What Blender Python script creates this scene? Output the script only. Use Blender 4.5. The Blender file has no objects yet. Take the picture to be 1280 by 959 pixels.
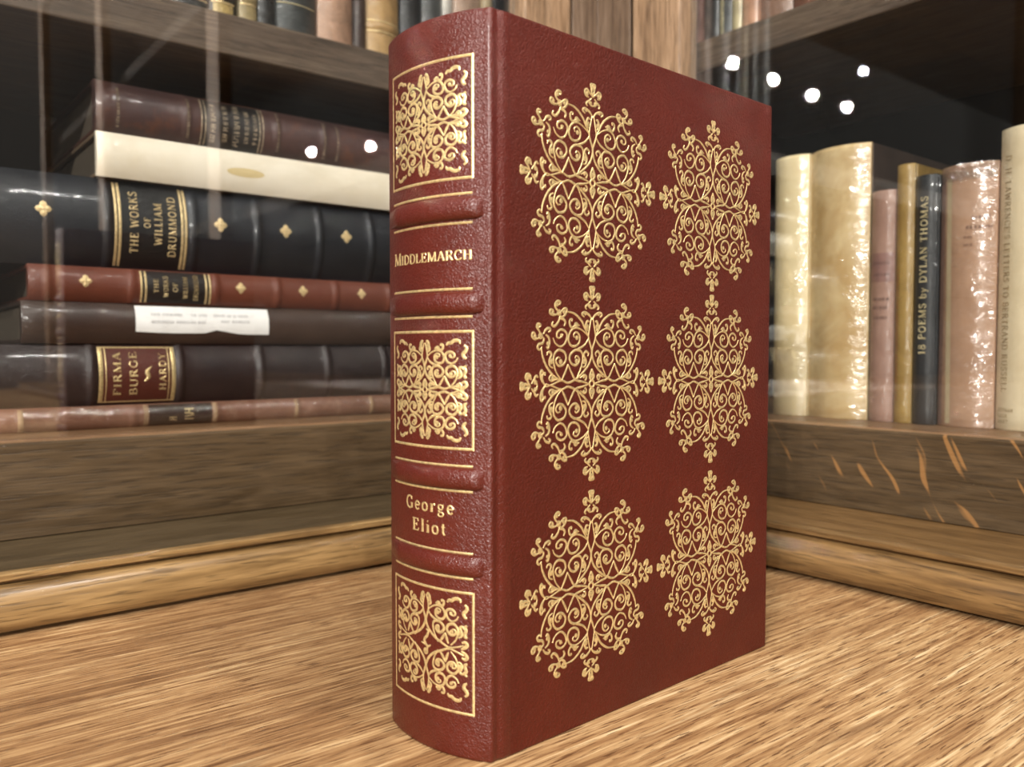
import bpy, math, random
from mathutils import Matrix, Vector

random.seed(7)
SC = bpy.context.scene
COL = SC.collection
PI = math.pi


# ------------------------------------------------------------------ objects
def empty(name, loc=(0, 0, 0), rz=0.0, matrix=None):
    o = bpy.data.objects.new(name, None)
    o.empty_display_size = 0.02
    COL.objects.link(o)
    if matrix is not None:
        o.matrix_world = matrix
    else:
        o.location = loc
        o.rotation_euler = (0, 0, rz)
    return o


def tag(o, label=None, cat=None, group=None, kind=None):
    if label:
        o['label'] = label
    if cat:
        o['category'] = cat
    if group:
        o['group'] = group
    if kind:
        o['kind'] = kind
    return o


class MB:
    """collects geometry for ONE mesh object"""

    def __init__(self):
        self.v, self.f = [], []

    def add(self, verts, faces):
        n = len(self.v)
        self.v += [tuple(p) for p in verts]
        self.f += [tuple(i + n for i in q) for q in faces]
        return self

    def box(self, x0, x1, y0, y1, z0, z1):
        return self.add([(x0, y0, z0), (x1, y0, z0), (x1, y1, z0), (x0, y1, z0),
                         (x0, y0, z1), (x1, y0, z1), (x1, y1, z1), (x0, y1, z1)],
                        [(0, 3, 2, 1), (4, 5, 6, 7), (0, 1, 5, 4), (1, 2, 6, 5), (2, 3, 7, 6), (3, 0, 4, 7)])

    def grid(self, rows):
        """rows of equal length -> quads"""
        n, m = len(rows), len(rows[0])
        return self.add([p for r in rows for p in r],
                        [(i * m + j, i * m + j + 1, (i + 1) * m + j + 1, (i + 1) * m + j)
                         for i in range(n - 1) for j in range(m - 1)])

    def solid(self, rows):
        """closed loops stacked -> closed solid"""
        n, m = len(rows), len(rows[0])
        faces = [(i * m + j, i * m + (j + 1) % m, (i + 1) * m + (j + 1) % m, (i + 1) * m + j)
                 for i in range(n - 1) for j in range(m)]
        faces.append(tuple(range(m - 1, -1, -1)))
        faces.append(tuple((n - 1) * m + j for j in range(m)))
        return self.add([p for r in rows for p in r], faces)

    def ribbon(self, pts, w, fmap, h=0.0003, smooth=True, taper=0.55, sub=4, base=0.00005):
        if smooth and len(pts) > 2:
            pts = catmull(pts, sub)
        n = len(pts)
        a, b, c = [], [], []
        for i, p in enumerate(pts):
            q0, q1 = pts[max(i - 1, 0)], pts[min(i + 1, n - 1)]
            dx, dy = q1[0] - q0[0], q1[1] - q0[1]
            L = math.hypot(dx, dy) or 1e-9
            nx, ny = -dy / L, dx / L
            t = i / (n - 1)
            k = 1.0 - (1.0 - taper) * max(0.0, abs(2 * t - 1) - 0.35) / 0.65
            hw = w * 0.5 * k
            a.append(fmap(p[0] + nx * hw, p[1] + ny * hw, base))
            b.append(fmap(p[0], p[1], base + h))
            c.append(fmap(p[0] - nx * hw, p[1] - ny * hw, base))
        return self.grid([a, b, c])

    def blob(self, x, y, r, fmap, h=0.0003, n=10, ry=None, base=0.00005):
        ry = ry or r
        vs = [fmap(x, y, base + h)] + [fmap(x + r * math.cos(2 * PI * k / n), y + ry * math.sin(2 * PI * k / n), base)
                                       for k in range(n)]
        return self.add(vs, [(0, 1 + k, 1 + (k + 1) % n) for k in range(n)])

    def build(self, name, mat, parent=None, smooth=False, bevel=0.0, segs=2, recalc=False):
        me = bpy.data.meshes.new(name)
        me.from_pydata(self.v, [], self.f)
        me.update()
        if recalc:
            import bmesh
            bm = bmesh.new()
            bm.from_mesh(me)
            bmesh.ops.recalc_face_normals(bm, faces=bm.faces)
            bm.to_mesh(me)
            bm.free()
        me.materials.append(mat)
        if smooth:
            for p in me.polygons:
                p.use_smooth = True
        o = bpy.data.objects.new(name, me)
        COL.objects.link(o)
        if parent is not None:
            o.parent = parent
        if bevel > 0:
            bv = o.modifiers.new('bevel', 'BEVEL')
            bv.width = bevel
            bv.segments = segs
            bv.limit_method = 'ANGLE'
            bv.angle_limit = math.radians(40)
        if smooth and bevel >= 0:
            try:
                me.set_sharp_from_angle(angle=math.radians(40))
            except Exception:
                pass
        return o


def catmull(pts, sub=4):
    out = []
    n = len(pts)
    for i in range(n - 1):
        p0 = pts[i - 1] if i > 0 else (2 * pts[0][0] - pts[1][0], 2 * pts[0][1] - pts[1][1])
        p1, p2 = pts[i], pts[i + 1]
        p3 = pts[i + 2] if i + 2 < n else (2 * p2[0] - p1[0], 2 * p2[1] - p1[1])
        for k in range(sub):
            t = k / sub
            out.append(tuple(0.5 * (2 * p1[d] + (p2[d] - p0[d]) * t + (2 * p0[d] - 5 * p1[d] + 4 * p2[d] - p3[d]) * t * t
                                    + (3 * p1[d] - p0[d] - 3 * p2[d] + p3[d]) * t ** 3) for d in (0, 1)))
    out.append(tuple(pts[-1]))
    return out


# ------------------------------------------------------------------ materials
def srgb(r, g, b):
    def f(c):
        c /= 255.0
        return c / 12.92 if c <= 0.04045 else ((c + 0.055) / 1.055) ** 2.4
    return (f(r), f(g), f(b), 1.0)


class NT:
    def __init__(self, name):
        self.m = bpy.data.materials.new(name)
        self.m.use_nodes = True
        self.t = self.m.node_tree
        self.t.nodes.clear()
        self.out = self.n('ShaderNodeOutputMaterial')

    def n(self, typ, **kw):
        nd = self.t.nodes.new(typ)
        for k, v in kw.items():
            setattr(nd, k, v)
        return nd

    def l(self, a, b):
        self.t.links.new(a, b)

    def coord(self, scale=(1, 1, 1), rot=(0, 0, 0), kind='Object'):
        tc = self.n('ShaderNodeTexCoord')
        mp = self.n('ShaderNodeMapping')
        mp.inputs['Scale'].default_value = scale
        mp.inputs['Rotation'].default_value = rot
        self.l(tc.outputs[kind], mp.inputs['Vector'])
        return mp.outputs['Vector']

    def noise(self, vec, scale, detail=4.0, rough=0.55, dist=0.0):
        nz = self.n('ShaderNodeTexNoise')
        nz.inputs['Scale'].default_value = scale
        nz.inputs['Detail'].default_value = detail
        nz.inputs['Roughness'].default_value = rough
        nz.inputs['Distortion'].default_value = dist
        self.l(vec, nz.inputs['Vector'])
        return nz.outputs['Fac']

    def ramp(self, fac, stops):
        r = self.n('ShaderNodeValToRGB')
        e = r.color_ramp.elements
        while len(e) < len(stops):
            e.new(0.5)
        for i, (p, c) in enumerate(stops):
            e[i].position = p
            e[i].color = c if not isinstance(c, (int, float)) else (c, c, c, 1)
        self.l(fac, r.inputs['Fac'])
        return r.outputs['Color']

    def mix(self, fac, a, b, mode='MIX'):
        mx = self.n('ShaderNodeMix', data_type='RGBA', blend_type=mode)
        if isinstance(fac, (int, float)):
            mx.inputs[0].default_value = fac
        else:
            self.l(fac, mx.inputs[0])
        for v, s in ((a, 6), (b, 7)):
            if isinstance(v, tuple):
                mx.inputs[s].default_value = v
            else:
                self.l(v, mx.inputs[s])
        return mx.outputs[2]

    def math(self, op, a, b=None):
        m = self.n('ShaderNodeMath', operation=op)
        for i, v in enumerate((a, b)):
            if v is None:
                continue
            if isinstance(v, (int, float)):
                m.inputs[i].default_value = v
            else:
                self.l(v, m.inputs[i])
        return m.outputs[0]

    def bump(self, height, strength=0.3, dist=0.001, prev=None):
        b = self.n('ShaderNodeBump')
        b.inputs['Strength'].default_value = strength
        b.inputs['Distance'].default_value = dist
        self.l(height, b.inputs['Height'])
        if prev is not None:
            self.l(prev, b.inputs['Normal'])
        return b.outputs['Normal']

    def bsdf(self, color, rough=0.5, metal=0.0, spec=0.5, coat=0.0, coat_rough=0.1, normal=None, coat_normal=None):
        p = self.n('ShaderNodeBsdfPrincipled')
        for k, v in (('Base Color', color), ('Roughness', rough), ('Metallic', metal)):
            if isinstance(v, (tuple, int, float)):
                p.inputs[k].default_value = v
            else:
                self.l(v, p.inputs[k])
        p.inputs['Specular IOR Level'].default_value = spec
        p.inputs['Coat Weight'].default_value = coat
        p.inputs['Coat Roughness'].default_value = coat_rough
        if normal is not None:
            self.l(normal, p.inputs['Normal'])
        if coat_normal is not None:
            self.l(coat_normal, p.inputs['Coat Normal'])
        self.l(p.outputs[0], self.out.inputs['Surface'])
        return self.m


def wood(name, axis, dark, mid, light, rough=0.45, fleck=None, coat=0.0, grain=1.0, contrast=1.0):
    t = NT(name)
    s = [400 * grain] * 3
    s['XYZ'.index(axis)] = 22 * grain
    v = t.coord(tuple(s))
    g1 = t.noise(v, 1.0, 5, 0.6, 0.6)
    s2 = [60 * grain] * 3
    s2['XYZ'.index(axis)] = 10 * grain
    g2 = t.noise(t.coord(tuple(s2)), 1.0, 3, 0.5, 1.2)
    f = t.math('ADD', t.math('MULTIPLY', g1, 0.6), t.math('MULTIPLY', g2, 0.4))
    c = 0.16 / contrast
    col = t.ramp(f, [(0.5 - c, dark), (0.5, mid), (0.5 + c, light)])
    s3 = [900] * 3
    s3['XYZ'.index(axis)] = 45
    pores = t.noise(t.coord(tuple(s3)), 1.0, 2, 0.5, 0.2)
    pm = t.ramp(pores, [(0.36, 1.0), (0.44, 0.0)])
    col = t.mix(t.math('MULTIPLY', pm, 0.55), col, tuple(x * 0.6 for x in dark[:3]) + (1,))
    if fleck:
        # medullary rays: short pale streaks slanting across the grain
        mp = t.coord((1, 1, 1))
        nz = t.n('ShaderNodeTexNoise')
        nz.inputs['Scale'].default_value = 18
        t.l(mp, nz.inputs['Vector'])
        vv = t.n('ShaderNodeVectorMath', operation='SCALE')
        vv.inputs['Scale'].default_value = 0.02
        t.l(nz.outputs['Color'], vv.inputs[0])
        ad = t.n('ShaderNodeVectorMath', operation='ADD')
        t.l(mp, ad.inputs[0])
        t.l(vv.outputs[0], ad.inputs[1])
        m2 = t.n('ShaderNodeMapping', vector_type='TEXTURE')
        m2.inputs['Rotation'].default_value = (math.radians(62), 0, 0)
        m2.inputs['Scale'].default_value = (0.5, 0.045, 0.0055)
        t.l(ad.outputs[0], m2.inputs['Vector'])
        fl = t.noise(m2.outputs['Vector'], 1.0, 1, 0.4, 0.2)
        fm = t.ramp(fl, [(0.65, 0.0), (0.70, 1.0)])
        col = t.mix(t.math('MULTIPLY', fm, 0.85), col, fleck)
    nrm = t.bump(g1, 0.25, 0.0008)
    nrm = t.bump(pm, 0.25, -0.0004, nrm)
    rg = t.ramp(g2, [(0.3, rough * 0.85), (0.7, min(1, rough * 1.25))])
    return t.bsdf(col, rg, 0, 0.5, coat, 0.2, nrm)


def leather(name, base, alt, rough=0.42, scale=1.0, depth=0.0006, coat=0.0, wear=None, cnoise=0.0, spec=0.5):
    t = NT(name)
    v = t.coord((1, 1, 1))
    big = t.noise(v, 22 * scale, 4, 0.6, 0.4)
    col = t.mix(t.ramp(big, [(0.35, 0.0), (0.65, 1.0)]), base, alt)
    vo = t.n('ShaderNodeTexVoronoi', feature='DISTANCE_TO_EDGE')
    vo.inputs['Scale'].default_value = 700 * scale
    wv = t.n('ShaderNodeVectorMath', operation='ADD')
    wn = t.n('ShaderNodeTexNoise')
    wn.inputs['Scale'].default_value = 500 * scale
    sc = t.n('ShaderNodeVectorMath', operation='SCALE')
    sc.inputs['Scale'].default_value = 0.0022 / scale
    t.l(v, wn.inputs['Vector'])
    t.l(wn.outputs['Color'], sc.inputs[0])
    t.l(v, wv.inputs[0])
    t.l(sc.outputs[0], wv.inputs[1])
    t.l(wv.outputs[0], vo.inputs['Vector'])
    cell = t.ramp(vo.outputs['Distance'], [(0.0, 0.0), (0.25, 1.0)])
    wr = t.noise(v, 150 * scale, 5, 0.7, 1.4)
    if wear:
        wm = t.ramp(t.noise(v, 60 * scale, 5, 0.7), [(0.55, 0.0), (0.68, 1.0)])
        col = t.mix(t.math('MULTIPLY', wm, 0.7), col, wear)
    nrm = t.bump(cell, 0.35, depth * 0.6)
    nrm = t.bump(wr, 0.5, depth, nrm)
    cn = None
    if coat and cnoise:
        cn = t.bump(t.noise(t.coord((60, 60, 14)), 1.0, 2, 0.5, 0.5), cnoise, 0.004)
    return t.bsdf(col, rough, 0, spec, coat, 0.12 if cnoise else 0.22, nrm, cn)


def paper(name, base, alt, rough=0.6, scale=30.0, coat=0.0, cnoise=0.3, axis=None, lo=.35, hi=.65):
    t = NT(name)
    v = t.coord((1, 1, 1))
    f = t.noise(v, scale, 6, 0.65, 0.6)
    col = t.mix(t.ramp(f, [(lo, 0.0), (hi, 1.0)]), base, alt)
    nrm = t.bump(t.noise(v, 400, 3), 0.15, 0.0005)
    cn = None
    if coat:
        s = [160] * 3
        if axis:
            s['XYZ'.index(axis)] = 30
        cn = t.bump(t.noise(t.coord(tuple(s)), 1.0, 3, 0.55, 0.8), min(1, cnoise * 2), 0.006)
    return t.bsdf(col, rough, 0, 0.5, coat, 0.15, nrm, cn)


def gold(name, col, rough=0.34, metal=0.8, var=0.35, nscale=900):
    t = NT(name)
    v = t.coord((1, 1, 1))
    f = t.noise(v, nscale, 2, 0.5)
    dark = tuple(c * (1 - var) for c in col[:3]) + (1,)
    c = t.mix(t.ramp(f, [(0.35, 0.0), (0.65, 1.0)]), dark, col)
    return t.bsdf(c, rough, metal, 0.5, 0, 0.1, t.bump(f, 0.25, 0.0003))


def plain(name, col, rough=0.6, spec=0.4):
    t = NT(name)
    f = t.noise(t.coord((1, 1, 1)), 60, 3)
    return t.bsdf(t.mix(f, tuple(c * 0.85 for c in col[:3]) + (1,), col), rough, 0, spec)


def pages(name, axis, base=(0.62, 0.52, 0.36, 1)):
    t = NT(name)
    s = [20] * 3
    s['XYZ'.index(axis)] = 1800
    f = t.noise(t.coord(tuple(s)), 1.0, 2)
    return t.bsdf(t.mix(f, tuple(c * 0.6 for c in base[:3]) + (1,), base), 0.8, 0, 0.2, 0, 0.1, t.bump(f, 0.4, 0.0005))


def glass():
    t = NT('clear_glass')
    lw = t.n('ShaderNodeLayerWeight')
    fac = t.math('ADD', t.math('MULTIPLY', t.math('POWER', lw.outputs['Facing'], 5.0), 0.9), GLASS_F0)
    tr = t.n('ShaderNodeBsdfTransparent')
    tr.inputs['Color'].default_value = (0.96, 0.965, 0.96, 1)
    gl = t.n('ShaderNodeBsdfGlossy')
    gl.inputs['Roughness'].default_value = 0.0
    gl.inputs['Color'].default_value = (1, 1, 1, 1)
    ms = t.n('ShaderNodeMixShader')
    t.l(fac, ms.inputs[0])
    t.l(tr.outputs[0], ms.inputs[1])
    t.l(gl.outputs[0], ms.inputs[2])
    t.l(ms.outputs[0], t.out.inputs['Surface'])
    return t.m


def cling(fac=0.3, sc=260):
    """crinkled clear jacket film"""
    t = NT('clear_jacket_film')
    n = t.noise(t.coord((1, 0.5, 0.5)), sc, 3, 0.6, 0.6)
    gl = t.n('ShaderNodeBsdfGlossy')
    gl.inputs['Roughness'].default_value = 0.12
    t.l(t.bump(n, 0.8, 0.004), gl.inputs['Normal'])
    tr = t.n('ShaderNodeBsdfTransparent')
    ms = t.n('ShaderNodeMixShader')
    ms.inputs[0].default_value = fac
    t.l(tr.outputs[0], ms.inputs[1])
    t.l(gl.outputs[0], ms.inputs[2])
    t.l(ms.outputs[0], t.out.inputs['Surface'])
    return t.m


GLASS_F0 = 0.085

WORLD, P_ROW, VIEW, EXPOSURE, GAMMA = 0.50, 85.0, 'Standard', 0.25, 0.92
KEYS = (((-0.9, -1.1, 2.0), 14.0), ((0.1, -1.6, 2.0), 14.0), ((-1.9, -1.0, 2.0), 14.0), ((-0.4, -2.6, 2.0), 14.0))

# ------------------------------------------------------------------ serif lettering drawn with strokes
TH, TN = 0.15, 0.075


def _s(x, y, w=0.26):
    return ([(x - w / 2, y), (x + w / 2, y)], 0.06)


def _st(x, y0=0.0, y1=1.0):
    return ([(x, y0), (x, y1)], TH)


GL = {
    'A': (.76, [([(.09, 0), (.38, 1)], TN), ([(.38, 1), (.67, 0)], TH), ([(.19, .34), (.56, .34)], TN), _s(.09, .03), _s(.67, .03)]),
    'B': (.68, [_st(.16), ([(.16, .97), (.38, .98), (.54, .88), (.54, .64), (.38, .53), (.16, .53)], .1),
                ([(.16, .53), (.42, .52), (.6, .4), (.6, .14), (.42, .02), (.16, .03)], .1), _s(.14, .03, .22), _s(.14, .97, .22)]),
    'C': (.74, [([(.65, .72), (.58, .92), (.4, .98), (.2, .86), (.1, .5), (.2, .14), (.4, .02), (.58, .08), (.68, .26)], .11), ([(.66, .68), (.66, .98)], .06)]),
    'D': (.8, [_st(.16), ([(.16, .97), (.42, .97), (.64, .82), (.7, .5), (.64, .18), (.42, .03), (.16, .03)], .11), _s(.14, .03, .22), _s(.14, .97, .22)]),
    'E': (.68, [_st(.16), ([(.16, .96), (.56, .96), (.58, .76)], TN), ([(.16, .52), (.44, .52)], TN), ([(.44, .4), (.44, .64)], .06),
                ([(.16, .04), (.58, .04), (.63, .26)], TN), _s(.14, .03, .22), _s(.14, .97, .22)]),
    'F': (.62, [_st(.16), ([(.16, .96), (.54, .96), (.57, .76)], TN), ([(.16, .52), (.44, .52)], TN), _s(.16, .03), _s(.14, .97, .22)]),
    'G': (.8, [([(.65, .72), (.58, .92), (.4, .98), (.2, .86), (.1, .5), (.2, .14), (.4, .02), (.56, .06), (.66, .16)], .11), _st(.66, .04, .42), _s(.66, .43), ([(.66, .7), (.66, .98)], .06)]),
    'H': (.84, [_st(.16), _st(.66), ([(.16, .52), (.66, .52)], TN), _s(.16, .03), _s(.66, .03), _s(.16, .97), _s(.66, .97)]),
    'I': (.36, [_st(.18), _s(.18, .03), _s(.18, .97)]),
    'K': (.78, [_st(.16), ([(.22, .45), (.62, .97)], TN), ([(.34, .6), (.68, .03)], TH), _s(.16, .03), _s(.16, .97), _s(.62, .97, .2), _s(.68, .03, .2)]),
    'L': (.62, [_st(.16), ([(.16, .04), (.54, .04), (.59, .28)], TN), _s(.14, .03, .22), _s(.16, .97)]),
    'M': (1.0, [([(.14, 0), (.17, 1)], TN), ([(.17, 1), (.5, .04)], TH), ([(.5, .04), (.83, 1)], TN), ([(.83, 1), (.86, 0)], TH), _s(.14, .03), _s(.86, .03), _s(.13, .97, .18), _s(.87, .97, .18)]),
    'N': (.84, [([(.15, 0), (.15, 1)], TN), ([(.15, 1), (.69, .02)], TH), ([(.69, .02), (.69, 1)], TN), _s(.15, .03), _s(.1, .97, .18), _s(.69, .97)]),
    'O': (.84, [([(.42, .98), (.2, .86), (.1, .5), (.2, .14), (.42, .02), (.64, .14), (.74, .5), (.64, .86), (.42, .98)], .12)]),
    'P': (.66, [_st(.16), ([(.16, .97), (.4, .98), (.57, .87), (.57, .6), (.4, .48), (.16, .49)], .1), _s(.16, .03), _s(.14, .97, .22)]),
    'R': (.76, [_st(.16), ([(.16, .97), (.4, .98), (.56, .88), (.56, .64), (.4, .52), (.16, .52)], .1), ([(.36, .52), (.66, .03)], TH), _s(.16, .03), _s(.14, .97, .22), _s(.7, .03, .16)]),
    'S': (.6, [([(.5, .78), (.44, .93), (.28, .98), (.12, .86), (.13, .66), (.32, .52), (.5, .36), (.5, .14), (.32, .02), (.14, .07), (.09, .24)], .11), ([(.5, .72), (.5, .97)], .05), ([(.09, .03), (.09, .28)], .05)]),
    'T': (.72, [_st(.36), ([(.06, .74), (.08, .96), (.64, .96), (.66, .74)], TN), _s(.36, .03)]),
    'U': (.82, [([(.16, .97), (.16, .3), (.24, .07), (.42, .02), (.58, .07), (.66, .3), (.66, .97)], .11), _s(.16, .97), _s(.66, .97)]),
    'V': (.76, [([(.09, 1), (.38, 0)], TH), ([(.38, 0), (.67, 1)], TN), _s(.09, .97), _s(.67, .97)]),
    'W': (1.1, [([(.09, 1), (.34, 0)], TH), ([(.34, 0), (.55, .9)], TN), ([(.55, .9), (.77, 0)], TH), ([(.77, 0), (1.0, 1)], TN), _s(.09, .97), _s(1.0, .97)]),
    'Y': (.74, [([(.09, 1), (.37, .48)], TH), ([(.37, .48), (.65, 1)], TN), _st(.37, 0, .5), _s(.37, .03), _s(.09, .97), _s(.65, .97)]),
    '.': (.3, [([(.1, .06), (.2, .06)], .14)]),
    "'": (.26, [([(.14, .98), (.1, .74)], .1)]),
    '1': (.5, [_st(.27), ([(.12, .82), (.27, .98)], TN), _s(.27, .03)]),
    '8': (.62, [([(.31, .98), (.14, .86), (.16, .64), (.31, .53), (.46, .64), (.48, .86), (.31, .98)], .09),
                ([(.31, .53), (.1, .38), (.12, .12), (.31, .02), (.5, .12), (.52, .38), (.31, .53)], .1)]),
    'e': (.54, [([(.1, .36), (.46, .38), (.43, .56), (.28, .66), (.13, .54), (.09, .32), (.16, .1), (.3, .02), (.47, .14)], .1)]),
    'o': (.58, [([(.29, .66), (.13, .56), (.08, .34), (.13, .1), (.29, .02), (.45, .1), (.5, .34), (.45, .56), (.29, .66)], .11)]),
    'r': (.46, [_st(.17, 0, .64), ([(.17, .42), (.26, .6), (.38, .66), (.44, .56)], .09), _s(.17, .03, .24), _s(.12, .63, .14)]),
    'g': (.56, [([(.26, .66), (.12, .58), (.1, .42), (.2, .28), (.34, .28), (.43, .42), (.41, .58), (.26, .66)], .09), ([(.38, .6), (.52, .66)], .08),
                ([(.2, .28), (.12, .16), (.2, .08), (.4, .04), (.48, -.1), (.38, -.24), (.18, -.25), (.08, -.14), (.16, .02)], .09)]),
    'l': (.32, [_st(.16, 0, 1.02), _s(.16, .03, .24), _s(.11, 1.0, .14)]),
    'i': (.32, [_st(.16, 0, .64), _s(.16, .03, .24), _s(.11, .63, .14), ([(.11, .9), (.21, .9)], .12)]),
    't': (.4, [([(.18, .88), (.18, .2), (.24, .05), (.36, .06)], .12), ([(.06, .63), (.36, .63)], .07)]),
    'b': (.6, [_st(.14, 0, 1.0), ([(.14, .5), (.3, .66), (.47, .56), (.51, .34), (.46, .1), (.3, .02), (.14, .12)], .1)]),
    'y': (.58, [([(.08, .64), (.3, .06)], .12), ([(.52, .64), (.3, .06), (.18, -.22), (.08, -.22)], .08)]),
}


def text_width(s, track=0.08):
    return sum((0.34 if ch == ' ' else GL[ch][0]) + track for ch in s) - track


def lettering(mb, s, size, fmap, width=None, track=0.08, caps=None, h=0.0002, bold=1.0):
    """draw s from u=0; fmap(u, v, off).  caps=(big, small) gives small capitals; width squeezes the line"""
    szs = [size if (caps is None or i == 0) else size * caps for i in range(len(s))]
    adv = [((0.34 if ch == ' ' else GL[ch][0]) + track) * z for ch, z in zip(s, szs)]
    kx = 1.0 if width is None else width / (sum(adv) - track * szs[-1])
    u = 0.0
    for ch, z, a in zip(s, szs, adv):
        if ch != ' ':
            for pts, w in GL[ch][1]:
                fm = (lambda p, q, o, u=u, z=z: fmap((u + p * z) * kx, q * z, o))
                mb.ribbon(pts, w * bold, fm, h=h, smooth=len(pts) > 4 or ch == 'U', taper=1.0, sub=4)
        u += a
    return mb

# ------------------------------------------------------------------ gilt tooling, one quarter of a medallion (unit: half its height)
CORE = [
  (0.0224, [(0.012, 0.681), (0.036, 0.577), (0.053, 0.487), (0.032, 0.42), (0.002, 0.342), (0.014, 0.258), (0.069, 0.174), (0.2, 0.074), (0.341, 0.02), (0.44, 0.044), (0.568, 0.008), (0.655, -0.015)]),
  (0.0236, [(0.35, 0.207), (0.388, 0.127), (0.44, 0.044)]),
  (0.0224, [(0.35, 0.207), (0.304, 0.128), (0.242, 0.048), (0.14, 0.025), (0.046, 0.003)]),
  (0.0236, [(0.459, 0.268), (0.496, 0.273), (0.52, 0.238), (0.485, 0.193), (0.424, 0.199), (0.378, 0.255), (0.394, 0.317), (0.448, 0.345), (0.501, 0.343), (0.549, 0.288), (0.546, 0.206), (0.511, 0.121), (0.44, 0.046)]),
  (0.0236, [(0.249, 0.263), (0.234, 0.287), (0.195, 0.271), (0.189, 0.232), (0.234, 0.195), (0.296, 0.21), (0.329, 0.262), (0.306, 0.313), (0.243, 0.347), (0.167, 0.336), (0.136, 0.281), (0.158, 0.178), (0.228, 0.055)]),
  (0.0224, [(0.26, 0.474), (0.27, 0.507), (0.226, 0.526), (0.184, 0.49), (0.189, 0.426), (0.243, 0.387), (0.314, 0.396), (0.346, 0.46), (0.31, 0.54), (0.235, 0.571), (0.142, 0.547), (0.053, 0.487)]),
  (0.0212, [(0.048, 0.47), (0.108, 0.402), (0.192, 0.362), (0.259, 0.346)]),
  (0.0224, [(0.424, 0.503), (0.464, 0.468), (0.505, 0.478), (0.502, 0.521), (0.448, 0.55), (0.392, 0.535), (0.364, 0.491), (0.391, 0.418), (0.456, 0.382), (0.529, 0.415), (0.56, 0.47)]),
  (0.02, [(0.448, 0.043), (0.517, 0.058), (0.581, 0.043), (0.612, 0.069), (0.584, 0.102), (0.552, 0.089)]),
  (0.02, [(0.174, 0.062), (0.115, 0.094), (0.081, 0.075), (0.093, 0.041), (0.115, 0.047)]),
  (0.0236, [(0.56, 0.17), (0.603, 0.194), (0.609, 0.247), (0.581, 0.302), (0.603, 0.328), (0.634, 0.323), (0.641, 0.295)]),
  (0.0236, [(0.148, 0.174), (0.103, 0.181), (0.086, 0.236), (0.121, 0.295), (0.09, 0.334), (0.052, 0.311), (0.066, 0.283)]),
  (0.0236, [(0.185, 0.594), (0.227, 0.605), (0.293, 0.572), (0.326, 0.606), (0.323, 0.647), (0.29, 0.655), (0.297, 0.633)]),
  (0.0259, [(0.06, 0.544), (0.095, 0.584), (0.074, 0.64), (0.043, 0.638)]),
  (0.0259, [(0.001, 0.039), (0.031, 0.074), (0.002, 0.157)]),
]
CORE_BLOBS = [(0.453, 0.232, 0.0245), (0.226, 0.236, 0.0245), (0.223, 0.472, 0.0226), (0.444, 0.491, 0.0207), (0.584, 0.237, 0.0283), (0.114, 0.232, 0.0264), (0.235, 0.596, 0.032), (0.074, 0.586, 0.0245), (0.56, 0.072, 0.0245), (0.12, 0.077, 0.0188), (0.01, 0.085, 0.0226)]
OUTER = [
  (0.0225, [(0.717, 0.363), (0.702, 0.288), (0.647, 0.185), (0.552, 0.092), (0.44, 0.044)]),
  (0.0225, [(0.372, 0.731), (0.26, 0.713), (0.159, 0.645), (0.1, 0.56), (0.053, 0.487)]),
  (0.0255, [(0.473, 0.726), (0.518, 0.756), (0.531, 0.797), (0.497, 0.83), (0.457, 0.819), (0.476, 0.793)]),
  (0.0255, [(0.476, 0.706), (0.553, 0.693), (0.603, 0.712), (0.592, 0.744), (0.556, 0.74)]),
  (0.0255, [(0.465, 0.716), (0.408, 0.758), (0.369, 0.752), (0.384, 0.709), (0.428, 0.675), (0.465, 0.688)]),
  (0.0255, [(0.465, 0.682), (0.486, 0.628), (0.534, 0.583), (0.575, 0.597), (0.559, 0.627)]),
  (0.0255, [(0.473, 0.658), (0.416, 0.654), (0.389, 0.621), (0.408, 0.583)]),
  (0.0255, [(0.722, 0.495), (0.753, 0.539), (0.779, 0.573), (0.763, 0.6), (0.728, 0.588), (0.746, 0.566)]),
  (0.0255, [(0.733, 0.471), (0.802, 0.453), (0.843, 0.484), (0.826, 0.515), (0.795, 0.501)]),
  (0.0255, [(0.725, 0.483), (0.685, 0.457), (0.702, 0.415), (0.753, 0.403), (0.768, 0.371), (0.74, 0.35), (0.712, 0.375)]),
  (0.0255, [(0.691, 0.503), (0.66, 0.545), (0.613, 0.561), (0.597, 0.537), (0.628, 0.521)]),
  (0.0255, [(0.663, 0.5), (0.619, 0.469), (0.609, 0.414), (0.631, 0.364), (0.653, 0.385)]),
  (0.0225, [(0.655, -0.013), (0.687, 0.025), (0.706, 0.067), (0.697, 0.11), (0.666, 0.124), (0.669, 0.098)]),
]
OUTER_BLOBS = [(0.476, 0.717, 0.0315), (0.731, 0.484, 0.0315), (0.502, 0.796, 0.0197), (0.763, 0.57, 0.0197), (0.561, 0.72, 0.0178), (0.802, 0.481, 0.0197), (0.631, 0.411, 0.0197), (0.408, 0.727, 0.0197)]
TIP = [
  (0.027, [(0.0, 0.865), (-0.022, 0.93), (-0.004, 0.985), (0.034, 0.985), (0.03, 0.955)]),
  (0.0255, [(0.0, 0.87), (0.05, 0.9), (0.085, 0.925), (0.118, 0.908), (0.104, 0.866), (0.06, 0.853)]),
  (0.0255, [(0.02, 0.85), (0.052, 0.82), (0.036, 0.786), (0.0, 0.772)]),
  (0.0245, [(0.02, 0.80), (0.07, 0.808), (0.098, 0.785), (0.082, 0.762)]),
  (0.026, [(-0.002, 0.659), (0.045, 0.706), (0.111, 0.73), (0.15, 0.711), (0.115, 0.683)]),
]
TIP_BLOBS = [(0.0, 0.885, 0.028), (0.086, 0.886, 0.022), (-0.004, 0.945, 0.019), (0.03, 0.802, 0.017), (0.1, 0.712, 0.014)]
TIP += [(w_, [(y_, x_) for x_, y_ in p_]) for w_, p_ in TIP]
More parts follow.
